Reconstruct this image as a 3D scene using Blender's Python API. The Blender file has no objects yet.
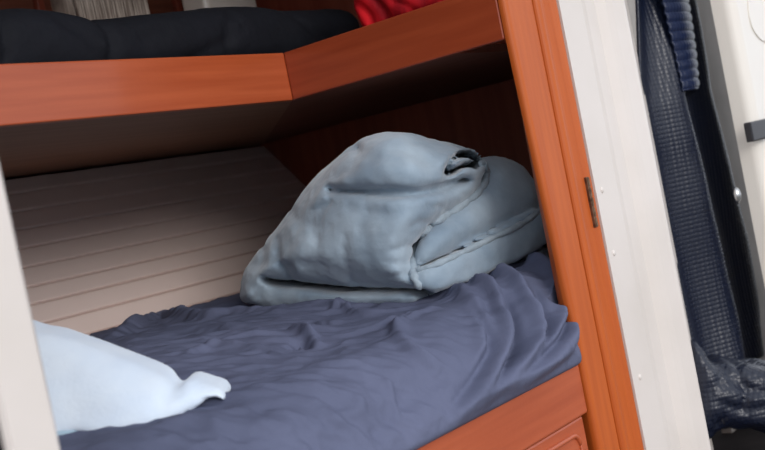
import bpy, bmesh, math, random
import numpy as np
from mathutils import Vector, Matrix, noise
from mathutils.bvhtree import BVHTree
random.seed(4)
SC = bpy.context.scene
COL = SC.collection
H = 1.25                                   # height of the lens above the ground
# ------------------------------------------------------------------ camera
rv = Vector((0.610311, -0.76706877, -0.19780286)); uv = Vector((0.1484552, -0.13452367, 0.97972671)); fv = Vector((0.77812694, 0.62730286, -0.03177407))
CAM = Vector((0, 0, H)); FPX = 1100.0
cd = bpy.data.cameras.new('camera'); cam = bpy.data.objects.new('camera', cd); COL.objects.link(cam)
M3 = Matrix((rv, uv, -fv)).transposed()
cam.matrix_world = Matrix.Translation(CAM) @ M3.to_4x4()
cd.sensor_width = 36; cd.lens = 36 * FPX / 765; cd.clip_start = 0.05
cd.dof.use_dof = True; cd.dof.focus_distance = 2.05; cd.dof.aperture_fstop = 5.0
SC.camera = cam
# ------------------------------------------------------------------ light
W = bpy.data.worlds.new('sky'); SC.world = W; W.use_nodes = True
bg = W.node_tree.nodes['Background']; bg.inputs[0].default_value = (0.86, 0.91, 1.0, 1); bg.inputs[1].default_value = 1.3
sun = bpy.data.lights.new('sun', 'SUN'); sun.energy = 1.6; sun.angle = math.radians(24); sun.color = (1.0, 0.955, 0.92)
so = bpy.data.objects.new('sun', sun); COL.objects.link(so)
so.rotation_euler = Vector((0.36, 0.86, -0.34)).to_track_quat('-Z', 'Y').to_euler()
vs = SC.view_settings; vs.view_transform = 'Standard'; vs.look = 'None'; vs.gamma = 1; vs.use_curve_mapping = False; vs.exposure = -0.1

# ------------------------------------------------------------------ helpers
def ray(px, py): return (fv + rv * ((px - 382.5) / FPX) - uv * ((py - 225) / FPX))
def atY(px, py, Y): d = ray(px, py); return CAM + d * (Y / d.y)
def atX(px, py, X): d = ray(px, py); return CAM + d * (X / d.x)
def atZ(px, py, z): d = ray(px, py); return CAM + d * ((z) / d.z)          # z relative to the lens
HF = Vector((fv.x, fv.y, 0)).normalized(); HR = Vector((HF.y, -HF.x, 0))
def lin(c): return tuple(((v / 255) / 12.92 if v / 255 <= .04045 else ((v / 255 + .055) / 1.055) ** 2.4) for v in c) + (1,)

def mat(name, col, rough=.6, col2=None, scale=(8, 8, 8), bump=0, bscale=60, coat=0, sheen=0, metal=0, spec=.5, detail=4, lo=.35, hi=.65, bdist=.01):
    m = bpy.data.materials.new(name); m.use_nodes = True; nt = m.node_tree; p = nt.nodes['Principled BSDF']
    p.inputs['Roughness'].default_value = rough; p.inputs['Metallic'].default_value = metal
    p.inputs['Coat Weight'].default_value = coat; p.inputs['Coat Roughness'].default_value = .12
    p.inputs['Sheen Weight'].default_value = sheen; p.inputs['Specular IOR Level'].default_value = spec
    tc = nt.nodes.new('ShaderNodeTexCoord'); mp = nt.nodes.new('ShaderNodeMapping'); mp.inputs['Scale'].default_value = scale
    nt.links.new(tc.outputs['Object'], mp.inputs[0])
    n = nt.nodes.new('ShaderNodeTexNoise'); n.inputs['Scale'].default_value = 1; n.inputs['Detail'].default_value = detail
    nt.links.new(mp.outputs[0], n.inputs[0])
    r = nt.nodes.new('ShaderNodeValToRGB'); r.color_ramp.elements[0].position = lo; r.color_ramp.elements[1].position = hi
    r.color_ramp.elements[0].color = lin(col2 or col); r.color_ramp.elements[1].color = lin(col)
    nt.links.new(n.outputs[0], r.inputs[0]); nt.links.new(r.outputs[0], p.inputs['Base Color'])
    if bump:
        b = nt.nodes.new('ShaderNodeBump'); b.inputs['Strength'].default_value = bump; b.inputs['Distance'].default_value = bdist
        n2 = nt.nodes.new('ShaderNodeTexNoise'); n2.inputs['Scale'].default_value = bscale; n2.inputs['Detail'].default_value = 3
        nt.links.new(tc.outputs['Object'], n2.inputs[0]); nt.links.new(n2.outputs[0], b.inputs['Height']); nt.links.new(b.outputs[0], p.inputs['Normal'])
    return m

def quilt_mat(name, col, rough, s, depth):
    """padded foil-backed cloth: rows of small stitched bubbles"""
    m = mat(name, col, rough, spec=.45); nt = m.node_tree; p = nt.nodes['Principled BSDF']
    p.inputs['Coat Weight'].default_value = .2; p.inputs['Coat Roughness'].default_value = .25
    tc = nt.nodes.new('ShaderNodeTexCoord'); v = nt.nodes.new('ShaderNodeTexVoronoi'); v.inputs['Scale'].default_value = s; v.inputs['Randomness'].default_value = .12
    nt.links.new(tc.outputs['Object'], v.inputs['Vector'])
    b = nt.nodes.new('ShaderNodeBump'); b.invert = True; b.inputs['Strength'].default_value = .65; b.inputs['Distance'].default_value = depth
    nt.links.new(v.outputs['Distance'], b.inputs['Height']); nt.links.new(b.outputs[0], p.inputs['Normal']); nt.links.new(b.outputs[0], p.inputs['Coat Normal'])
    return m

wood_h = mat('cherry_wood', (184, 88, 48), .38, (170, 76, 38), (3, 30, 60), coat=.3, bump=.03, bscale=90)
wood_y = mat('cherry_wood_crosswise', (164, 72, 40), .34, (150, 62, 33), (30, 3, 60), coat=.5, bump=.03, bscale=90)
wood_v = mat('cherry_wood_upright', (192, 94, 36), .45, (180, 84, 30), (60, 60, 3), coat=.05, spec=.3, bump=.03, bscale=90)
wood_dark = mat('dark_veneer', (140, 84, 62), .5, (118, 66, 50), (3, 40, 40))
wood_red = mat('red_veneer', (160, 82, 60), .45, (140, 66, 48), (30, 30, 3), coat=.1)
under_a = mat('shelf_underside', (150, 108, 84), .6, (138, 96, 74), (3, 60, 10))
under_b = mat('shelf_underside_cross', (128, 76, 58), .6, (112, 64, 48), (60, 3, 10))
panel_m = mat('grooved_board', (232, 212, 204), .5, (226, 206, 198), (4, 4, 4))
cream = mat('cream_paint', (222, 213, 206), .38, (215, 206, 198), (5, 5, 5), coat=.2, bump=.02, bscale=12)
cream2 = mat('white_lacquer', (232, 226, 216), .3, (228, 220, 210), (3, 3, 3), coat=.4, bump=.02, bscale=6)
grey_m = mat('grey_rubber', (150, 144, 138), .7, (138, 132, 126))
blackp = mat('black_plastic', (26, 24, 30), .4)
dark_m = mat('dark_carpet', (48, 44, 44), .95, (38, 35, 35), spec=.1)
chrome = mat('chrome', (190, 190, 190), .25, metal=1)
steel = mat('worn_steel', (130, 104, 84), .5, (80, 60, 46), (90, 90, 90), metal=.8)
sheet_m = mat('slate_cotton', (102, 107, 131), .85, (87, 92, 114), (3, 3, 3), bump=.25, bscale=260, sheen=0, spec=.15, bdist=.002)
matt_m = mat('mattress_ticking', (150, 146, 140), .9)
duvet_m = mat('pale_blue_velour', (168, 184, 196), .9, (132, 150, 166), (9, 9, 9), bump=.5, bscale=45, sheen=.5, spec=.15, bdist=.004)
pipe_m = mat('pale_blue_piping', (164, 178, 188), .85, (146, 160, 170), (60, 60, 60), bump=.5, bscale=120, sheen=.3, spec=.15, bdist=.003)
white_m = mat('pale_fleece', (222, 233, 244), .95, (212, 225, 240), (14, 14, 14), bump=.4, bscale=160, sheen=.3, spec=.1, bdist=.0015)
blue_m = mat('turquoise_fleece', (176, 200, 214), .95, (160, 186, 202), (14, 14, 14), bump=.5, bscale=120, spec=.1, bdist=.003)
navy_m = mat('black_nylon', (20, 22, 30), .8, (15, 17, 24), (5, 5, 5), bump=.3, bscale=40, spec=.25)
red_m = mat('red_cloth', (226, 26, 38), .7, (150, 10, 24), (22, 22, 8), spec=.3)
beige_m = mat('fringed_wool', (170, 158, 148), .95, (110, 98, 90), (160, 12, 12), spec=.1)
band_m = quilt_mat('quilted_navy_band', (20, 33, 64), .36, 70, .003)
curt_m = quilt_mat('quilted_navy_cloth', (10, 19, 40), .42, 84, .0035)
ground_m = mat('asphalt', (128, 126, 122), .9, (104, 102, 100), (6, 6, 6), bump=.4)

def finish(o, smooth=True):
    if smooth:
        for f in o.data.polygons: f.use_smooth = True
def obj(name, me_or_bm, m, parent=None, smooth=False):
    if isinstance(me_or_bm, bmesh.types.BMesh):
        me = bpy.data.meshes.new(name); me_or_bm.normal_update(); me_or_bm.to_mesh(me); me_or_bm.free()
    else: me = me_or_bm
    o = bpy.data.objects.new(name, me); COL.objects.link(o); me.materials.append(m)
    finish(o, smooth)
    if parent is not None:
        o.parent = parent; o.matrix_parent_inverse = Matrix.Translation(-Vector(parent.location))
    return o
def tag(o, label, cat, group=None):
    o['label'] = label; o['category'] = cat
    if group: o['group'] = group
    return o
def thing(name, loc, label, cat, group=None):
    o = bpy.data.objects.new(name, None); o.location = loc; o.empty_display_size = .05; COL.objects.link(o)
    return tag(o, label, cat, group)
def struct(o): o['kind'] = 'structure'; return o
def hexa(bm, c):
    """eight corners: bottom four (ccw) then top four"""
    v = [bm.verts.new(p) for p in c]
    for f in ((3, 2, 1, 0), (4, 5, 6, 7), (0, 1, 5, 4), (1, 2, 6, 5), (2, 3, 7, 6), (3, 0, 4, 7)): bm.faces.new([v[i] for i in f])
def box(bm, x0, x1, y0, y1, z0, z1):
    hexa(bm, [(x0, y0, z0), (x1, y0, z0), (x1, y1, z0), (x0, y1, z0), (x0, y0, z1), (x1, y0, z1), (x1, y1, z1), (x0, y1, z1)])
def rbox(name, m, parent, b, r=.003, seg=2):
    bm = bmesh.new(); box(bm, *b)
    bmesh.ops.bevel(bm, geom=bm.edges[:], offset=r, segments=seg, affect='EDGES', profile=.5)
    return obj(name, bm, m, parent)
def extrude_profile(name, pts, z0, z1, m, parent=None, lean=None, smooth=False, r=0, nz=1):
    """closed plan outline (x, y) carried up from z0 to z1; lean(x, y, z) moves single points"""
    bm = bmesh.new(); rings = []
    for k in range(nz + 1):
        z = z0 + (z1 - z0) * k / nz
        rings.append([bm.verts.new(lean(x, y, z) if lean else (x, y, z)) for x, y in pts])
    n = len(pts)
    for a, b in zip(rings, rings[1:]):
        for i in range(n): bm.faces.new([a[i], a[(i + 1) % n], b[(i + 1) % n], b[i]])
    bm.faces.new(rings[0][::-1]); bm.faces.new(rings[-1])
    bmesh.ops.recalc_face_normals(bm, faces=bm.faces[:])
    return obj(name, bm, m, parent, smooth)
def arc(cx, cy, r, a0, a1, n=6): return [(cx + r * math.cos(math.radians(a0 + (a1 - a0) * i / n)), cy + r * math.sin(math.radians(a0 + (a1 - a0) * i / n))) for i in range(n + 1)]
def catmull(P, n=8):
    P = [Vector(p) for p in P]; P = [P[0] * 2 - P[1]] + P + [P[-1] * 2 - P[-2]]; out = []
    for i in range(1, len(P) - 2):
        for k in range(n):
            t = k / n; a, b, c, d = P[i - 1:i + 3]
            out.append(.5 * ((2 * b) + (c - a) * t + (2 * a - 5 * b + 4 * c - d) * t * t + (3 * b - a - 3 * c + d) * t ** 3))
    out.append(P[-2]); return out
def tube(name, pts, rad, m, parent=None, seg=10, wob=0):
    bm = bmesh.new(); rings = []
    for i, p in enumerate(pts):
        t = (pts[min(i + 1, len(pts) - 1)] - pts[max(i - 1, 0)]).normalized()
        a = t.cross(Vector((.3, .2, 1))).normalized(); b = t.cross(a)
        q = rad * (1 + wob * math.sin(i * 1.9) * math.sin(i * .7 + 1)) * (.5 if i in (0, len(pts) - 1) else 1)
        rings.append([bm.verts.new(p + a * q * math.cos(2 * math.pi * k / seg) + b * q * math.sin(2 * math.pi * k / seg)) for k in range(seg)])
    for r0, r1 in zip(rings, rings[1:]):
        for k in range(seg): bm.faces.new([r0[k], r0[(k + 1) % seg], r1[(k + 1) % seg], r1[k]])
    bm.faces.new(rings[0][::-1]); bm.faces.new(rings[-1]); bmesh.ops.recalc_face_normals(bm, faces=bm.faces[:])
    return obj(name, bm, m, parent, True)

# ---- soft bodies: a distance field over a grid, skinned by surface nets
def poly_sdf(P, X, Z):
    P = np.array(P); d = np.full(X.shape, 1e9); s = np.ones(X.shape)
    for i in range(len(P)):
        a = P[i]; b = P[i - 1]; e = b - a; wx, wz = X - a[0], Z - a[1]
        t = np.clip((wx * e[0] + wz * e[1]) / (e @ e), 0, 1)
        d = np.minimum(d, (wx - t * e[0]) ** 2 + (wz - t * e[1]) ** 2)
        c1, c2, c3 = Z >= a[1], Z < b[1], e[0] * wz > e[1] * wx
        s = np.where((c1 & c2 & c3) | (~c1 & ~c2 & ~c3), -s, s)
    return s * np.sqrt(d)
def line_dist(P, X, Z):
    P = np.array(P); d = np.full(X.shape, 1e9)
    for a, b in zip(P, P[1:]):
        e = b - a; wx, wz = X - a[0], Z - a[1]; t = np.clip((wx * e[0] + wz * e[1]) / (e @ e + 1e-12), 0, 1)
        d = np.minimum(d, (wx - t * e[0]) ** 2 + (wz - t * e[1]) ** 2)
    return np.sqrt(d)
def smooth2(P, n=5):
    c = catmull([(x, y, 0) for x, y in P], n); return [(p.x, p.y) for p in c]
def smooth_closed(P, n=4):
    k = len(P); out = []
    for i in range(k):
        a, b, c, d = [np.array(P[(i + j) % k], float) for j in (-1, 0, 1, 2)]
        for q in range(n):
            t = q / n; out.append(tuple(.5 * ((2 * b) + (c - a) * t + (2 * a - 5 * b + 4 * c - d) * t * t + (3 * b - a - 3 * c + d) * t ** 3)))
    return out
def surface_nets(F, o, h):
    """F (nx,ny,nz) negative inside; returns verts, quads"""
    nx, ny, nz = F.shape; S = F < 0
    cnt = np.zeros((nx - 1, ny - 1, nz - 1)); acc = np.zeros((nx - 1, ny - 1, nz - 1, 3))
    def sl(i, j, k): return (slice(i, nx - 1 + i), slice(j, ny - 1 + j), slice(k, nz - 1 + k))
    cs = [(i, j, k) for i in (0, 1) for j in (0, 1) for k in (0, 1)]
    for a in cs:
        for ax in range(3):
            if a[ax]: continue
            b = list(a); b[ax] = 1; fa, fb = F[sl(*a)], F[sl(*b)]; m = (fa < 0) != (fb < 0)
            t = np.where(m, fa / np.where(m, fa - fb, 1), 0); cnt += m
            for q in range(3): acc[..., q] += m * (a[q] + (t if q == ax else 0))
    act = cnt > 0; idx = -np.ones(act.shape, int); ii = np.argwhere(act); idx[act] = np.arange(len(ii))
    V = (ii + acc[act] / cnt[act][:, None]) * h + np.array(o)
    Q = []
    for ax in range(3):
        u_, v_ = (ax + 1) % 3, (ax + 2) % 3
        s0 = [slice(0, n) for n in F.shape]; s1 = list(s0); s0[ax] = slice(0, F.shape[ax] - 1); s1[ax] = slice(1, F.shape[ax])
        for q in (u_, v_): s0[q] = slice(1, F.shape[q] - 1); s1[q] = slice(1, F.shape[q] - 1)
        A, B = S[tuple(s0)], S[tuple(s1)]; e = np.argwhere(A != B)
        if not len(e): continue
        fl = A[tuple(e.T)]; e = e + np.array([0 if q == ax else 1 for q in range(3)])
        def g(du, dv): c = e.copy(); c[:, u_] -= du; c[:, v_] -= dv; return idx[tuple(c.T)]
        q4 = np.stack([g(1, 1), g(0, 1), g(0, 0), g(1, 0)], 1); q4[~fl] = q4[~fl][:, ::-1]; Q.append(q4)
    return V, np.concatenate(Q)
def mesh_from(name, V, Q):
    me = bpy.data.meshes.new(name); me.from_pydata(V.tolist(), [], Q.tolist()); me.update(); return me
def relax(V, Q, it=2, k=.5):
    for _ in range(it):
        s = np.zeros_like(V); c = np.zeros(len(V))
        for a in range(4):
            for b in (1, 3): np.add.at(s, Q[:, a], V[Q[:, (a + b) % 4]]); np.add.at(c, Q[:, a], 1)
        V = V + k * (s / c[:, None] - V)
    return V
def fbm(V, s, seed=0, oct=3):
    out = np.empty(len(V)); o = Vector((seed * 7.3, seed * 3.1, seed))
    for i, p in enumerate(V.tolist()): out[i] = noise.fractal(Vector(p) * s + o, 1.0, 2.0, oct)
    return out
def vnormals(V, Q):
    n = np.cross(V[Q[:, 2]] - V[Q[:, 0]], V[Q[:, 3]] - V[Q[:, 1]]); N = np.zeros_like(V)
    for a in range(4): np.add.at(N, Q[:, a], n)
    return N / (np.linalg.norm(N, axis=1)[:, None] + 1e-12)

class Frame:
    """upright frame facing the lens: a to the right, c away along the depth, z up; the front face lies at depth bf(a, z)"""
    def __init__(s, D, bf=None): s.D = D; s.bf = bf or (lambda a, z: 0 * a)
    def loc(s, px, py):
        b = s.D
        for _ in range(12):
            d = ray(px, py); d = d * (b / d.dot(HF)); a, z = d.dot(HR), d.z
            b = .5 * b + .5 * (s.D + float(s.bf(np.float64(a), np.float64(z))))
        return (a, z)
    def P(s, pts): return [s.loc(*p) for p in pts]
    def world(s, V):
        a, c, z = V[:, 0], V[:, 1], V[:, 2]; b = s.D + s.bf(a, z) + c
        return np.stack([a * HR.x + b * HF.x, a * HR.y + b * HF.y, z + H], 1)
def soft(fr, pieces, h, lines=(), sm=.012, pad=.05, thick=.5, it=3):
    """pieces: (pixel outline, front offset, back offset, edge radius, dome); lines: (pixel line, depth, width, reach)"""
    pol = [(smooth_closed(fr.P(p)) if len(q) < 1 or q[0] else fr.P(p)) for p, *_, q in [(*x, ()) if len(x) == 5 else x for x in pieces]]
    A = np.concatenate([np.array(p) for p in pol]); lo = A.min(0) - pad; hi = A.max(0) + pad
    c0 = min(x[1] for x in pieces) - .1; c1 = max(x[2] for x in pieces) + .04
    xs = np.arange(lo[0], hi[0], h); cs = np.arange(c0, c1, h); zs = np.arange(lo[1], hi[1], h)
    X, Z = np.meshgrid(xs, zs, indexing='ij'); C = cs[None, :, None]
    F = None
    for x, p in zip(pieces, pol):
        _, f0, f1, r, dome = x[:5]
        d2 = poly_sdf(p, X, Z); ins = np.clip(-d2, 0, None)
        front = f0 - dome * (1 - np.exp(-ins / (dome * 1.6 + .01)))
        mid = (front + f1) / 2; half = (f1 - front) / 2
        qx = d2[:, None, :] + r; qy = np.abs(C - mid[:, None, :]) - half[:, None, :] + r
        f = np.minimum(np.maximum(qx, qy), 0) + np.sqrt(np.maximum(qx, 0) ** 2 + np.maximum(qy, 0) ** 2) - r
        if F is None: F = f
        else:
            k = np.clip(.5 + .5 * (f - F) / sm, 0, 1); F = f * (1 - k) + F * k - sm * k * (1 - k)
    G = np.zeros_like(X)
    for p, dep, w in lines:
        G += dep * np.exp(-(line_dist(smooth2(fr.P(p)), X, Z) / w) ** 2)
    F = F + G[:, None, :]
    V, Q = surface_nets(F, (lo[0], c0, lo[1]), h)
    V = relax(V, Q, it); return V, Q

# ------------------------------------------------------------------ the setting
Y0 = 1.0102; Y1 = 1.538; XC = 1.70; XE = 2.58; ZF = H + .218; ZT = H + .318; ZB = H - .388
bm = bmesh.new(); box(bm, -12, 14, -12, 14, -.1, 0); struct(obj('ground', bm, ground_m))
bm = bmesh.new(); box(bm, -.4, 4.9, Y0 + .05, 3.2, .30, .36); struct(obj('floor', bm, dark_m))
bm = bmesh.new(); box(bm, -.46, 2.66, Y0 - .02, 3.2, 2.32, 2.38); struct(obj('ceiling', bm, cream))
bm = bmesh.new(); box(bm, -.46, 2.66, 2.62, 2.68, .36, 2.32); struct(obj('wall_back', bm, wood_dark))
bm = bmesh.new(); box(bm, -.46, -.40, Y0, 2.62, .36, 2.32); struct(obj('wall_left', bm, wood_dark))
bm = bmesh.new(); box(bm, XE, XE + .06, Y0 + .21, 2.62, .36, 2.32); struct(obj('wall_right', bm, wood_red))
bm = bmesh.new(); box(bm, 2.64, 6.2, 2.6, 2.7, 0, 2.6); struct(obj('wall_outer', bm, grey_m))

# white body jamb to the right of the wooden post (plan outline carried upright)
yj = Y0 - .018
prof = [(1.885, yj + .05), (1.885, yj), (1.975, yj)] + [(2.01, yj + .010), (2.050, yj + .010)] + [(2.070, yj - .004), (2.088, yj - .010)] + arc(2.130, yj + .006, .022, -110, 20, 8) + [(2.145, yj + .05)]
o = extrude_profile('trim_1', prof, .3, 2.31, cream); struct(o)
bm = bmesh.new(); hexa(bm, [(2.12, yj + .056, .3), (2.15, yj + .056, .3), (2.66, Y0 + .20, .3), (2.66, Y0 + .24, .3), (2.12, yj + .056, 2.31), (2.15, yj + .056, 2.31), (2.66, Y0 + .20, 2.31), (2.66, Y0 + .24, 2.31)]); struct(obj('wall_corner', bm, cream))
for i, (px, py) in enumerate(((614, 253), (640, 377), (602, 190))):
    c = atY(px, py, yj)
    bm = bmesh.new(); bmesh.ops.create_uvsphere(bm, u_segments=14, v_segments=8, radius=.006)
    for v in bm.verts: v.co = Vector((v.co.x, v.co.y * .45, v.co.z)) + c
    o = obj('cover_cap', bm, cream, None, True)
    tag(o, ['small white cap on the pale jamb just below the height of the hinge', 'lowest small white cap, near the foot of the pale jamb', 'small white cap on the pale jamb right beside the steel hinge'][i], 'cap', 'screw caps on the pale jamb')
# near left jamb
xl = .619
o = extrude_profile('trim_3', [(xl - .057, .955), (xl - .053, .95), (xl - .006, .95), (xl, .956), (xl, 1.03), (xl - .03, 1.03), (xl - .03, .962), (xl - .057, .962)], .3, H + .6, cream); struct(o)
bm = bmesh.new(); box(bm, xl - .16, xl - .034, .968, 1.03, .3, H + .6); struct(obj('trim_4', bm, dark_m))
bm = bmesh.new(); box(bm, -.46, xl - .16, .98, 1.03, .3, H + .6); struct(obj('wall_front', bm, cream))

# ------------------------------------------------------------------ wooden post
def lean(x, y, z):
    if x < XC + .03: x += .026 * max(0, min(1, (ZF - z) / .6))
    return (x, y, z)
post = thing('wooden_post', (1.8, Y0 + .05, .36), 'tall orange cherry wood post with moulded edge at the right of the bunk', 'post')
f0 = Y0 - .012
pp = [(XC, f0 + .014)] + arc(XC + .010, f0 + .010, .010, 180, 270, 5) + arc(1.792, f0 + .008, .008, -90, 0, 4) + [(1.800, f0 + .030), (XC + .03, f0 + .030)]
extrude_profile('upright', pp, .361, 2.319, wood_v, post, lean, nz=14)
q0 = f0 - .004
pp = [(1.802, f0 + .024), (1.802, q0 + .012)] + arc(1.814, q0 + .010, .012, 180, 290, 6) + [(1.829, q0 + .006), (1.840, q0 + .0065), (1.858, q0 + .004)] + arc(1.871, q0 + .008, .011, -110, 0, 5) + [(1.883, f0 + .024)]
extrude_profile('moulding', pp, .361, 2.319, wood_v, post)
# hinge on the moulding
h0, h1 = atY(586, 177, f0), atY(596, 227, f0)
hg = rbox('hinge', steel, post, (1.8585, 1.8655, f0 - .006, f0 + .006, h1.z, h0.z), .001)
for k in range(5):
    z = h1.z + (h0.z - h1.z) * (k + .5) / 5
    bm = bmesh.new(); bmesh.ops.create_cone(bm, cap_ends=True, segments=12, radius1=.0025, radius2=.0025, depth=(h0.z - h1.z) / 5 * .86)
    for v in bm.verts: v.co += Vector((1.8635, f0 - .006, z))
    kn = bpy.data.meshes.new('hinge_knuckle'); bm.to_mesh(kn); bm.free(); kn.materials.append(steel)
    o = bpy.data.objects.new('hinge_knuckle', kn); COL.objects.link(o); o.parent = hg

# ------------------------------------------------------------------ upper shelf
sh = thing('bunk_shelf', (1.2, 2.0, ZF), 'upper wooden shelf with a cherry fascia board that turns at an inner corner', 'shelf')
def fascia(name, c, m):
    bm = bmesh.new(); hexa(bm, c); bmesh.ops.bevel(bm, geom=bm.edges[:], offset=.003, segments=2, affect='EDGES', profile=.5)
    return obj(name, bm, m, sh)
t = .022
fascia('fascia_board', [(-.4, Y1, ZF), (XC, Y1, ZF), (XC + t, Y1 + t, ZF), (-.4, Y1 + t, ZF), (-.4, Y1, ZT), (XC, Y1, ZT), (XC + t, Y1 + t, ZT), (-.4, Y1 + t, ZT)], wood_h)
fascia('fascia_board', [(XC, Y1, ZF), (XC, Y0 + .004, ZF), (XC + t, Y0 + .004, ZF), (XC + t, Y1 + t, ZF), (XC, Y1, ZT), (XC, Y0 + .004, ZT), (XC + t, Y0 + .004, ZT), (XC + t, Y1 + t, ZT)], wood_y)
def slab(name, pts, z0, z1, m, parent):
    bm = bmesh.new(); a = [bm.verts.new((x, y, z0)) for x, y in pts]; b = [bm.verts.new((x, y, z1)) for x, y in pts]; n = len(pts)
    for i in range(n): bm.faces.new([a[i], a[(i + 1) % n], b[(i + 1) % n], b[i]])
    bm.faces.new(a[::-1]); bm.faces.new(b); bmesh.ops.recalc_face_normals(bm, faces=bm.faces[:]); return obj(name, bm, m, parent)
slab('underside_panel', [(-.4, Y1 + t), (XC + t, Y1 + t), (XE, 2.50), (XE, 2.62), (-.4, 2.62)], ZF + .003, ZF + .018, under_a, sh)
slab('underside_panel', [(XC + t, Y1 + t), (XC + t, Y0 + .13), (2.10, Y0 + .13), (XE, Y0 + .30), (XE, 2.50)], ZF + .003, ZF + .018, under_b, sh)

# ------------------------------------------------------------------ bunk: front board with raised panel
bunk = thing('bunk_bed', (.9, Y0 + .2, .36), 'cherry wood bunk base with a framed front under the slate sheet', 'bed base')
rbox('top_rail', wood_h, bunk, (-.38, 1.722, Y0 - .004, Y0 + .018, ZB - .080, ZB + .022), .004)
rbox('plinth_panel', wood_h, bunk, (-.38, 1.715, Y0 + .012, Y0 + .020, .38, ZB - .07), .001)
# door with rounded raised field
drr = thing('x', (0, 0, 0), '', ''); bpy.data.objects.remove(drr)
dx0, dx1, dz0, dz1 = .95, 1.710, .42, ZB - .082
door = rbox('cabinet_door', wood_h, bunk, (dx0, dx1, Y0 + .002, Y0 + .012, dz0, dz1), .004)
def rrect(x0, x1, z0, z1, r, n=6):
    out = []
    for cx, cz, a in ((x1 - r, z1 - r, 0), (x0 + r, z1 - r, 90), (x0 + r, z0 + r, 180), (x1 - r, z0 + r, 270)):
        out += [(cx + r * math.cos(math.radians(a + 90 * i / n)), cz + r * math.sin(math.radians(a + 90 * i / n))) for i in range(n + 1)]
    return out
rp = rrect(dx0 + .028, dx1 - .028, dz0 + .028, dz1 - .024, .022)
pts = [Vector((x, Y0 + .001, z)) for x, z in rp]; pts.append(pts[0].copy())
o = tube('door_bead', pts, .0045, wood_h, door)
# base board carrying the mattress
rbox('bed_board', wood_dark, bunk, (-.38, 2.10, Y0 + .03, 2.2, ZB - .03, ZB - .006), .002)

# ------------------------------------------------------------------ grooved sloping panel
nrm = Vector((0, .10, .109)); 
pA = Vector((0, 2.4963, H + .2140)); pB = Vector((0, 2.122, H - .1930))
dwn = (pB - pA); Lp = dwn.length; dwn.normalize(); nn = Vector((0, dwn.z, -dwn.y)); nn = nn if nn.y < 0 else -nn
gy = [2.463, 2.4175, 2.374, 2.3315, 2.2885, 2.246, 2.210, 2.1685, 2.1255, 2.084, 2.042]
gs = [(2.4963 - y) / (-dwn.y) for y in gy]
sec = [(0, -.012), (0, 0)]
for s in gs: sec += [(s - .0042, 0), (s - .0024, .0025), (s - .0020, .014), (s + .0020, .014), (s + .0026, .004), (s + .0075, 0)]
sec += [(gs[-1] + .09, 0), (gs[-1] + .09, -.012)]
sec = [(s, -d) if 0 < i < len(sec) - 1 else (s, d) for i, (s, d) in enumerate(sec)]
bm = bmesh.new(); ra, rb = [], []
for s, d in sec:
    p = pA + dwn * s + nn * d
    ra.append(bm.verts.new((-.38, p.y, p.z))); rb.append(bm.verts.new((XE - .004, p.y, p.z)))
for i in range(len(sec) - 1): bm.faces.new([ra[i], ra[i + 1], rb[i + 1], rb[i]])
bm.faces.new([ra[-1], ra[0], rb[0], rb[-1]]); bm.faces.new(ra[::-1]); bm.faces.new(rb)
bmesh.ops.recalc_face_normals(bm, faces=bm.faces[:])
tag(obj('grooved_panel', bm, panel_m), 'pale sloping panel with long parallel grooves behind the bed', 'panel')

# ------------------------------------------------------------------ mattress and sheet
def zt(y): 
    s = np.clip((y - 1.08) / .45, 0, 1); return H - .245 + .045 * s * s * (3 - 2 * s)
xs = np.linspace(-.36, 2.24, 60); bm = bmesh.new()
ys = [Y0 + .06, Y0 + .06, Y0 + .09] + list(np.linspace(Y0 + .13, 2.04, 24)) + [2.05]
rows = []
for x in (xs[0], xs[-1]):
    rows.append([bm.verts.new((x, y + (0 if x < 0 else 0), ZB if (i in (0,)) else (ZB + .04 if i == 1 else float(zt(y)) - .05))) for i, y in enumerate(ys)] + [bm.verts.new((x, 2.05, ZB))])
for i in range(len(rows[0])): j = (i + 1) % len(rows[0]); bm.faces.new([rows[0][i], rows[0][j], rows[1][j], rows[1][i]])
bm.faces.new(rows[0][::-1]); bm.faces.new(rows[1]); bmesh.ops.recalc_face_normals(bm, faces=bm.faces[:])
tag(obj('mattress', bm, matt_m), 'thick bunk mattress lying directly under the crumpled slate sheet', 'mattress')

nu, nv = 620, 330
prof = [(Y0 - .008, H - .378), (Y0 - .014, H - .366)] + [(Y0 - .008, H - .340), (Y0 + .008, H - .31)] + [(Y0 + .030, H - .28), (Y0 + .060, H - .261)] + [(y, float(zt(y))) for y in np.linspace(Y0 + .10, 2.10, 30)] 
pc = catmull([(0, y, z) for y, z in prof], 6)
arcl = np.concatenate([[0], np.cumsum([(b - a).length for a, b in zip(pc, pc[1:])])])
vv = np.concatenate([np.linspace(0, .3, 130, endpoint=False), np.linspace(.3, arcl[-1], nv - 130)])
py_ = np.interp(vv, arcl, [p.y for p in pc]); pz_ = np.interp(vv, arcl, [p.z for p in pc])
ux = np.concatenate([np.linspace(.15, .7, 90, endpoint=False), np.linspace(.7, 2.0, 400, endpoint=False), np.linspace(2.0, 2.5, nu - 490)])
V = np.stack([np.repeat(ux, nv), np.tile(py_, nu), np.tile(pz_, nu)], 1)
I = np.arange(nu * nv).reshape(nu, nv)
Q = np.stack([I[:-1, :-1], I[1:, :-1], I[1:, 1:], I[:-1, 1:]], -1).reshape(-1, 4)
N = vnormals(V, Q)
if N[I[300, 300], 2] < 0: N = -N; Q = Q[:, ::-1]
bvh = BVHTree.FromPolygons(V.tolist(), Q.tolist())
def onto(px, py, tree=bvh):
    d = ray(px, py).normalized(); r = tree.ray_cast(CAM, d); return r[0]
def poly3(P, n=6):
    w = [onto(*p) for p in P]; w = [p for p in w if p is not None]
    return np.array([tuple(p) for p in catmull(w, n)]) if len(w) > 1 else None
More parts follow.
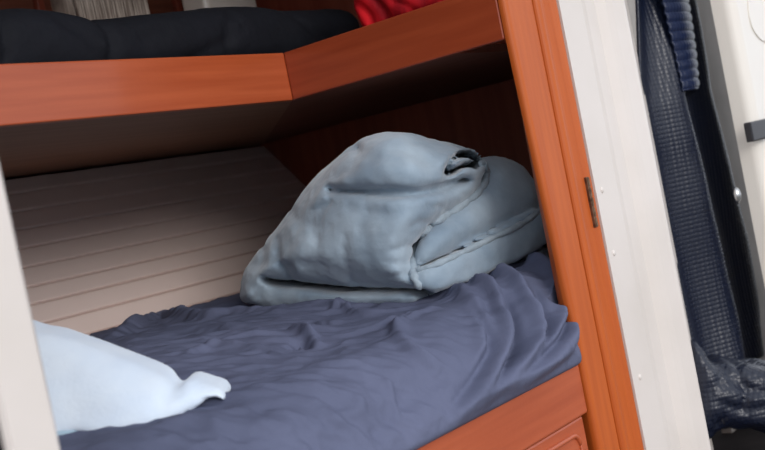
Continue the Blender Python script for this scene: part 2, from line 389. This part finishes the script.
def dist3(L, V):
    d = np.full(len(V), 1e9); T = np.zeros(len(V)); n = len(L) - 1
    for i, (a, b) in enumerate(zip(L, L[1:])):
        e = b - a; t = np.clip(((V - a) @ e) / (e @ e + 1e-12), 0, 1); dd = ((V - a - t[:, None] * e) ** 2).sum(1)
        m = dd < d; d[m] = dd[m]; T[m] = (i + t[m]) / n
    return np.sqrt(d), T
D = np.zeros(len(V))
edge = np.clip(vv / .05, 0, 1)
# (line, height, width): ridges positive, hollows negative
RG = [([(430, 300), (459, 306), (474, 320), (481, 335), (478, 360), (464, 392), (427, 447)], .016, .016),
      ([(462, 296), (484, 306), (497, 325), (500, 345), (486, 378), (455, 418), (436, 438)], .016, .014),
      ([(490, 288), (510, 300), (527, 322), (530, 345), (512, 372), (480, 400), (450, 424)], .016, .014),
      ([(520, 276), (540, 287), (555, 305), (556, 325), (535, 352), (505, 380), (470, 408)], .015, .013),
      ([(556, 290), (567, 310), (568, 330), (552, 352), (520, 380), (490, 402)], .014, .012),
      ([(566, 336), (560, 355), (530, 378), (500, 398)], .010, .010),
      ([(468, 318), (485, 345), (474, 375), (440, 424)], -.010, .009),
      ([(499, 308), (514, 330), (512, 352), (490, 383), (455, 420)], -.012, .008),
      ([(528, 300), (543, 325), (538, 345), (515, 372), (480, 398)], -.012, .008),
      ([(550, 300), (560, 325), (552, 345), (527, 368), (495, 392)], -.011, .007),
      ([(395, 330), (402, 345), (425, 365), (440, 372)], .010, .012),
      ([(396, 340), (420, 326), (448, 320)], .009, .010),
      ([(360, 440), (388, 418), (410, 392), (440, 370)], -.010, .022),
      ([(385, 380), (395, 400), (400, 425)], .006, .008),
      ([(292, 335), (325, 342), (372, 336), (396, 330), (430, 318)], .010, .010),
      ([(290, 352), (300, 346), (312, 350)], -.014, .010),
      ([(306, 324), (318, 328), (330, 326)], -.012, .010),
      ([(292, 334), (306, 338), (320, 350)], .012, .010),
      ([(105, 346), (135, 332), (165, 320), (205, 324), (240, 318), (290, 316)], .020, .020),
      ([(120, 356), (160, 345), (200, 336), (240, 332), (285, 328)], -.010, .012),
      ([(180, 364), (230, 346), (280, 340)], .008, .010),
      ([(200, 352), (250, 352), (300, 362), (350, 356)], .006, .010),
      ([(235, 372), (290, 370), (340, 366), (380, 362)], .006, .012),
      ([(330, 316), (340, 308), (352, 316), (372, 320), (420, 312)], .012, .009),
      ([(440, 302), (460, 296), (480, 290), (510, 284), (545, 272)], .016, .012),
      ([(470, 302), (500, 296), (530, 290)], -.008, .008),
      ([(230, 400), (270, 392), (310, 396), (350, 408)], .006, .014),
      ([(160, 430), (200, 425), (250, 432), (300, 425)], .006, .014),
      ([(300, 440), (340, 420), (370, 395)], .006, .014),
      ([(250, 418), (290, 412), (330, 430)], -.006, .012)]
for P, hgt, w in RG:
    L = poly3(P)
    if L is None: continue
    d, T = dist3(L, V); big = P[-1][1] > 380 and P[0][0] > 440
    env = np.clip(np.sin(np.clip(T, 0, 1) ** .8 * math.pi) * (1.25 if big else 1.8), 0, 1)
    D += hgt * (1.75 if big else 1.0) * np.exp(-(d / w) ** 2) * env
# general crumple: stretched creases turned in the drape's direction
s2 = V.copy(); ang = -.6; ca, sa = math.cos(ang), math.sin(ang)
R_ = np.stack([s2[:, 0] * ca - s2[:, 1] * sa, (s2[:, 0] * sa + s2[:, 1] * ca) * .45, s2[:, 2]], 1)
n1 = fbm(R_, 9, 1, 3); n2 = fbm(V, 5, 5, 2); n3 = fbm(R_[:, [1, 0, 2]], 26, 3, 2)
D += .034 * np.exp(-(np.clip(np.abs(V[:, 0] - 1.85) - .15, 0, 9) / .22) ** 2 - ((V[:, 1] - 1.12) / .085) ** 2)
side = np.clip((V[:, 0] - 1.0) / .3, 0, 1) * np.clip((1.35 - V[:, 1]) / .15, 0, 1)
D += .006 * n2 + .008 * (1 - .5 * side) * (1 - 2 * np.sqrt(n1 ** 2 + .004)) + .0022 * (1 - .6 * side) * (1 - 2 * np.abs(n3))
wr = lambda f, sd, st: (1 - 2 * np.sqrt(fbm(R_ * np.array(st), f, sd, 2) ** 2 + .002))
D += .0044 * wr(16, 11, (1, 1.6, 1)) * (1 - .4 * side) + .0028 * wr(22, 13, (1.8, .7, 1)) + .0009 * wr(46, 17, (1, 1, 1))
D *= np.tile(np.clip(vv / .03, .0, 1), nu)
hem = -.012 * np.sin(V[:, 0] * 9) * 0
V2 = V + N * D[:, None]
# the sheet never sinks into the board's face or the board's top
front = np.tile(vv < .035, nu)
V2[front, 1] = np.minimum(V2[front, 1], Y0 - .006)
lim = np.where(V2[:, 0] > 1.712, Y0 + .030, -9) + np.clip(V2[:, 0] - 2.1, 0, 9) * .44
V2[:, 1] = np.maximum(V2[:, 1], lim + .0015 * n2)
V2[:, 1] = np.minimum(V2[:, 1], 2.11)
sme = mesh_from('sheet', V2, Q)
sheet = obj('bed_sheet', sme, sheet_m, None, True)
md = sheet.modifiers.new('th', 'SOLIDIFY'); md.thickness = .003; md.offset = -1
tag(sheet, 'crumpled slate blue sheet covering the bunk mattress', 'sheet')

# ------------------------------------------------------------------ folded duvet
def bf(a, z):
    q = a - .055; return np.sqrt(q * q * np.where(q > 0, .95, .75) ** 2 + .03 ** 2) - .03 + np.clip(z + .10, 0, 1) ** 1.4 * .9
F1 = Frame(1.99, bf)
low = [(258, 312), (250, 300), (262, 280), (330, 282), (400, 284), (424, 290), (420, 304), (400, 309), (330, 314), (285, 314)]
lowr = [(400, 290), (440, 290), (500, 272), (545, 250), (560, 262), (530, 284), (470, 303), (430, 310), (400, 309)]
main = [(238, 306), (235, 294), (241, 272), (258, 250), (278, 224), (298, 196), (322, 168), (350, 152), (400, 152), (450, 164), (482, 172), (487, 184), (472, 200), (440, 221), (419, 240), (413, 260), (416, 282), (424, 291), (380, 292), (330, 291), (290, 286), (274, 287), (262, 298), (254, 308)]
top = [(306, 214), (312, 192), (332, 162), (354, 143), (385, 132), (425, 136), (468, 145), (484, 158), (487, 172), (478, 180), (450, 190), (400, 200), (340, 210)]
face = [(414, 272), (428, 235), (470, 200), (484, 176), (484, 160), (506, 156), (532, 170), (546, 206), (482, 240), (420, 270)]
band = [(414, 274), (420, 294), (442, 295), (500, 272), (550, 246), (562, 214), (546, 206), (482, 238)]
LN = [([(432, 226), (422, 222), (408, 226)], .007, .004), ([(416, 248), (404, 246), (390, 252)], .008, .004), ([(414, 262), (402, 264), (386, 262)], .007, .004), ([(418, 278), (402, 276), (384, 280)], .007, .004), ([(450, 213), (440, 206), (424, 206)], .007, .004),
      ([(472, 198), (462, 192), (448, 194)], .006, .004), ([(250, 268), (268, 262), (290, 266)], .007, .008), ([(292, 214), (308, 224), (330, 226)], .006, .010), ([(350, 208), (385, 214), (405, 210)], .006, .009), ([(310, 244), (326, 252), (330, 270)], -.006, .012),
      ([(355, 150), (372, 160), (400, 164)], .006, .010), ([(440, 146), (436, 156), (424, 166)], .008, .006), ([(455, 284), (462, 276), (470, 270)], .004, .004), ([(480, 276), (486, 266), (496, 260)], .004, .004), ([(510, 266), (514, 254), (524, 246)], .004, .004), ([(330, 190), (360, 191), (408, 194), (440, 189), (466, 180)], .030, .009),
      ([(360, 150), (352, 166), (338, 178)], .010, .010),
      ([(446, 174), (449, 163), (458, 156), (470, 154), (480, 161)], .045, .005),
      ([(452, 172), (464, 165), (476, 166)], .05, .006),
      ([(395, 150), (420, 160), (448, 172)], .010, .012),
      ([(275, 240), (278, 262), (290, 280)], .010, .007), ([(345, 235), (345, 262), (352, 284)], .007, .008),
      ([(262, 252), (258, 270), (250, 288)], .008, .008), ([(330, 200), (315, 220), (318, 245)], .008, .012),
      ([(370, 205), (362, 230), (372, 262)], .005, .012), ([(300, 262), (330, 270), (360, 286)], .006, .008),
      ([(262, 280), (275, 286), (300, 288), (340, 293), (400, 294), (430, 296)], .034, .006),
      ([(400, 215), (392, 240), (398, 275)], -.006, .014), ([(290, 230), (300, 250), (296, 275)], -.007, .012),
      ([(420, 270), (482, 243), (546, 210)], .010, .004), ([(440, 295), (500, 274), (549, 248)], .012, .005)]
h = .0062
pieces = [(low, .045, .62, .03, .02), (lowr, .08, .60, .03, .015), (main, .0, .60, .08, .035), (top, -.03, .45, .06, .045), (face, .045, .55, .035, .02), (band, .020, .52, .02, .01)]
V, Q = soft(F1, pieces, h, LN, sm=.008)
Wv = F1.world(V)
Nn = vnormals(Wv, Q)
Wv = Wv + Nn * (.006 * fbm(Wv, 5, 2, 2) + .0022 * (1 - 2 * np.abs(fbm(Wv * np.array([1, 1, .5]), 12, 9, 2))) + .0012 * (1 - 2 * np.abs(fbm(Wv, 34, 4, 2))))[:, None]
duv = obj('duvet', mesh_from('duvet', Wv, Q), duvet_m, None, True)
tag(duv, 'thick pale blue duvet folded in layers with a rolled top on the slate sheet', 'duvet')
tree = BVHTree.FromPolygons(Wv.tolist(), Q.tolist())
def piping(P, rad, off=.0):
    w = []
    for p in smooth2(P, 6):
        q = onto(p[0], p[1], tree)
        if q is not None: w.append(q - ray(*p).normalized() * off)
    w2 = [w[0]] + [(w[i - 1] + w[i] * 2 + w[i + 1]) / 4 for i in range(1, len(w) - 1)] + [w[-1]]
    return tube('piping', w2, rad, pipe_m, duv, wob=.35)
piping([(482, 163), (486, 172), (484, 184), (472, 198), (450, 213), (432, 224), (420, 238), (414, 256), (414, 276), (420, 288)], .0075, .003)
piping([(416, 271), (440, 263), (482, 243), (520, 225), (544, 208)], .006, .003)
piping([(422, 289), (440, 294), (470, 284), (500, 272), (530, 256), (547, 243)], .006, .003)
piping([(449, 175), (449, 165), (457, 157), (470, 154), (482, 162)], .005, .002)

# ------------------------------------------------------------------ pale cushion / fleece, lower left
F2 = Frame(1.37, lambda a, z: np.clip(z + .235, 0, 1) * .9 + (.05 * np.log1p(np.exp((a + .34) / .05))) * .9)
fl = [(-10, 326), (34, 326), (60, 331), (100, 347), (150, 367), (174, 381), (186, 378), (205, 383), (218, 387), (224, 395), (223, 401), (214, 400), (198, 404), (176, 417), (150, 426), (118, 433), (90, 436), (66, 434), (30, 446), (0, 450)]
fl = [(x, y + (8 if y < 382 and x < 180 else 3)) for x, y in fl]
V, Q = soft(F2, [(fl, 0, .10, .018, .02)], .0045, [([(172, 384), (168, 396), (160, 410)], .006, .010), ([(90, 372), (130, 392), (160, 400)], -.004, .02), ([(196, 396), (206, 400), (216, 401)], .006, .004)], thick=.3)
Wv = F2.world(V); Wv += vnormals(Wv, Q) * (.004 * fbm(Wv, 6, 4, 3))[:, None]
o = obj('fleece_blanket', mesh_from('fleece', Wv, Q), white_m, None, True)
tag(o, 'pale whitish blue fleece with a turned up corner, at the lower left of the bed', 'blanket')
F3 = Frame(1.37, lambda a, z: np.clip(z + .26, 0, 1) * .5)
V, Q = soft(F3, [([(40, 425), (70, 428), (110, 431), (135, 430), (118, 442), (80, 452), (60, 466), (20, 470)], .0, .12, .015, .01)], .005)
Wv = F3.world(V)
o = obj('folded_towel', mesh_from('towel', Wv, Q), blue_m, None, True)
tag(o, 'light turquoise folded cloth peeping out beneath the whitish fleece', 'towel')

# ------------------------------------------------------------------ things on the upper shelf
class YFrame(Frame):
    """frame in the shelf's own direction: a along X, c along Y"""
    def loc(s, px, py): p = atY(px, py, s.D); return (p.x, p.z - H)
    def world(s, V): return np.stack([V[:, 0], s.D + V[:, 1], V[:, 2] + H], 1)
G1 = YFrame(1.60)
bl = [(-60, 74), (-60, 14), (0, 10), (40, 7), (78, 13), (110, 18), (150, 13), (205, 9), (258, 5), (300, 10), (345, 8), (362, 20), (366, 40), (345, 66), (286, 64), (200, 70), (110, 80), (0, 88)]
bl = [(x, y - 4 if y < 30 else y) for x, y in bl]
V, Q = soft(G1, [(bl, 0, .42, .045, .02)], .008, [([(98, 14), (108, 36), (109, 66)], .014, .008), ([(62, 26), (85, 40), (104, 60)], .008, .010), ([(40, 12), (70, 22), (98, 34)], .006, .012), ([(0, 20), (3, 60)], .012, .012),
    ([(232, 14), (222, 36), (232, 58)], .010, .010), ([(185, 60), (215, 46), (240, 30)], .008, .009), ([(290, 12), (312, 36), (330, 40)], .008, .009), ([(140, 40), (165, 30)], .006, .012)])
Wv = G1.world(V); Wv[:, 2] = np.maximum(Wv[:, 2], ZF + .022)
Wv += vnormals(Wv, Q) * (.004 * fbm(Wv, 8, 6, 3))[:, None]; Wv[:, 1] = np.maximum(Wv[:, 1], Y1 + .024)
Wv[:, 2] = np.maximum(Wv[:, 2], ZF + .02)
tag(obj('padded_blanket', mesh_from('padded', Wv, Q), navy_m, None, True), 'black padded sleeping bag stretched along the upper shelf', 'sleeping bag')
# red cloth
class XFrame(Frame):
    """across the shelf wing: a along -Y, c along X"""
    def loc(s, px, py): p = atX(px, py, s.D); return (-p.y, p.z - H)
    def world(s, V): return np.stack([s.D + V[:, 1], -V[:, 0], V[:, 2] + H], 1)
G2 = XFrame(1.735)
rd = [(348, 14), (346, -2), (350, -30), (432, -34), (440, -4), (434, 10), (420, 18), (390, 30), (364, 36)]
V, Q = soft(G2, [(rd, 0, .20, .03, .015)], .006, [([(352, 0), (368, 12), (372, 24)], .008, .006), ([(372, -5), (384, 8), (388, 20)], .010, .006), ([(395, 0), (410, 6), (416, 12)], .008, .006), ([(405, -12), (425, -2)], .008, .006)])
Wv = G2.world(V); Wv += vnormals(Wv, Q) * (.010 * fbm(Wv, 9, 8, 2))[:, None]; Wv[:, 0] = np.maximum(Wv[:, 0], 1.724); Wv[:, 2] = np.maximum(Wv[:, 2], ZF + .022)
tag(obj('red_garment', mesh_from('red', Wv, Q), red_m, None, True), 'crumpled red garment lying at the right end of the black sleeping bag', 'garment')
# fringed wool throw behind the black blanket
G3 = YFrame(2.18)
c = atY(76, 8, 2.16); c2 = atY(146, 4, 2.16)
bm = bmesh.new(); 
for k in range(46):
    x = c.x + (c2.x - c.x) * k / 45; w = (c2.x - c.x) / 90
    hexa(bm, [(x - w, 2.15, ZF + .03), (x + w * .7, 2.148, ZF + .03), (x + w * .7, 2.16, ZF + .03), (x - w, 2.16, ZF + .03), (x - w, 2.152 + .006 * math.sin(k), c.z + .05), (x + w * .7, 2.15 + .006 * math.sin(k), c.z + .05), (x + w * .7, 2.16, c.z + .05), (x - w, 2.16, c.z + .05)])
throw = thing('wool_throw', (c.x, 2.25, ZF + .02), 'grey beige wool throw with fringes behind the black sleeping bag', 'throw')
obj('fringe', bm, beige_m, throw)
rbox('folded_body', beige_m, throw, (c.x - .01, c2.x + .01, 2.162, 2.26, ZF + .022, c.z + .14), .03, 4)
c = atY(206, 6, 2.2); c2 = atY(258, 2, 2.2)
bx_ = thing('storage_tub', (c.x, 2.3, ZF + .02), 'white plastic tub at the back of the upper shelf behind the sleeping bag', 'tub')
rbox('tub_body', cream2, bx_, (c.x, c2.x, 2.2, 2.30, ZF + .02, c.z + .08), .015, 3)
rbox('lid', cream2, bx_, (c.x - .01, c2.x + .01, 2.19, 2.31, c.z + .08, c.z + .10), .008, 3)
for i, px in enumerate((40, 178, 214)):
    p = atY(px, 0, 2.60)
    if i < 2: struct(rbox('trim_%d' % (5 + i), wood_red, None, (p.x - .012, p.x + .012, 2.598, 2.62, ZF + .02, 2.32), .003))

# ------------------------------------------------------------------ outside right: quilted cover and white door
YC = 1.22
def cloth_curtain(name, edgeL, edgeR, z0, z1, m, Y, folds, amp, seed, nz=160, nx=120, bulge=.03):
    def xof(e, z): return np.interp(z, [p[1] for p in e][::-1], [p[0] for p in e][::-1])
    zz = np.linspace(z0, z1, nz); V = []
    for z in zz:
        a, b = xof(edgeL, z), xof(edgeR, z)
        for k in range(nx):
            t = k / (nx - 1); x = a + (b - a) * t
            y = Y - amp * math.cos(folds * 2 * math.pi * t + .5 * math.sin(z * 3 + seed)) - bulge * math.sin(math.pi * t) + .012 * noise.noise(Vector((x * 5, z * 3, seed)))
            V.append((x, y, z))
    V = np.array(V); I = np.arange(nz * nx).reshape(nz, nx)
    Q = np.stack([I[:-1, :-1], I[:-1, 1:], I[1:, 1:], I[1:, :-1]], -1).reshape(-1, 4)
    return V, Q
def E_(P, Y): return [((lambda q: (q.x, q.z))(atY(x, y, Y))) for x, y in P]
eL = E_([(622, -60), (632, 0), (634, 50), (636, 110), (654, 220), (680, 330), (700, 440)], YC); eR = E_([(690, -60), (698, 0), (712, 90), (731, 161), (750, 235), (760, 300), (764, 372), (772, 440)], YC)
z0, z1 = H - .95, H + .62
V, Q = cloth_curtain('c', eL, eR, H - .68, z1, curt_m, YC, 2.5, .018, 3)
cur = thing('quilted_cover', (2.9, YC, .3), 'dark navy quilted insulating cover hanging beside the white door', 'cover')
o = obj('cover_cloth', mesh_from('cover', V, Q), curt_m, cur, True); md = o.modifiers.new('th', 'SOLIDIFY'); md.thickness = .008
# ribbed strip down the upper middle
bL = E_([(650, -60), (664, 0), (676, 50), (684, 96), (700, 180)], YC - .05); bR = E_([(676, -60), (690, 0), (697, 50), (702, 96), (716, 180)], YC - .05)
V, Q = cloth_curtain('b', bL, bR, H + .10, z1, band_m, YC - .045, .5, .004, 1, nz=420, nx=40, bulge=.012)
V[:, 1] -= .005 * np.abs(np.sin((V[:, 2]) * math.pi / .026)) ** .6
o = obj('ribbed_strip', mesh_from('strip', V, Q), band_m, cur, True); md = o.modifiers.new('th', 'SOLIDIFY'); md.thickness = .006
# crumpled foot of the cover
F5 = Frame(2.75)
ft = [(690, 350), (705, 345), (720, 360), (745, 368), (775, 372), (800, 380), (800, 440), (765, 436), (730, 430), (715, 445), (690, 440)]
V, Q = soft(F5, [(ft, 0, .25, .05, .03)], .008, [([(704, 348), (716, 362), (720, 380)], .012, .008), ([(722, 366), (740, 384), (765, 392)], .014, .010), ([(740, 372), (744, 390), (740, 410)], .012, .007), ([(716, 400), (742, 410), (765, 405)], .010, .008), ([(718, 425), (722, 410)], .012, .006)])
Wv = F5.world(V); Wv += vnormals(Wv, Q) * (.010 * fbm(Wv, 14, 8, 3))[:, None]
obj('crumpled_foot', mesh_from('foot', Wv, Q), curt_m, cur, True)

# white door: thick slab with rounded leading edge
YD = 1.02
xd = atY(710, 0, YD + .06).x; xd2 = atY(765, 273, YD).x
dr = extrude_profile('door_1', arc(xd + .03, YD + .03, .03, 180, 270, 8)[0:] + [(3.5, YD), (3.5, YD + .06), (xd, YD + .06)], .45, 2.3, cream2, None)
struct(dr)
gk = extrude_profile('trim_7', [(3.0, 1.30), (3.6, 1.30), (3.6, 1.33), (3.0, 1.33)], .3, 2.3, grey_m, None); struct(gk)
hA, hB = atY(745, 123, YD - .008), atY(747, 143, YD - .008)
o = rbox('door_handle', blackp, None, (hA.x, hA.x + .22, YD - .022, YD - .002, hB.z, hA.z), .004); o.parent = dr
grp = [atY(x, y, YD - .001) for x, y in ((747, -30), (748, 0), (750, 20), (756, 34), (768, 42), (800, 40))]
o = tube('pressed_line', catmull(grp, 6), .0022, cream2, dr)
c = atY(737, 195, YD + .05)
bm = bmesh.new(); bmesh.ops.create_uvsphere(bm, u_segments=18, v_segments=12, radius=.013)
for v in bm.verts: v.co = Vector((v.co.x, v.co.y * .8, v.co.z * 1.6)) + c
lt = obj('door_latch', bm, chrome, dr, True)
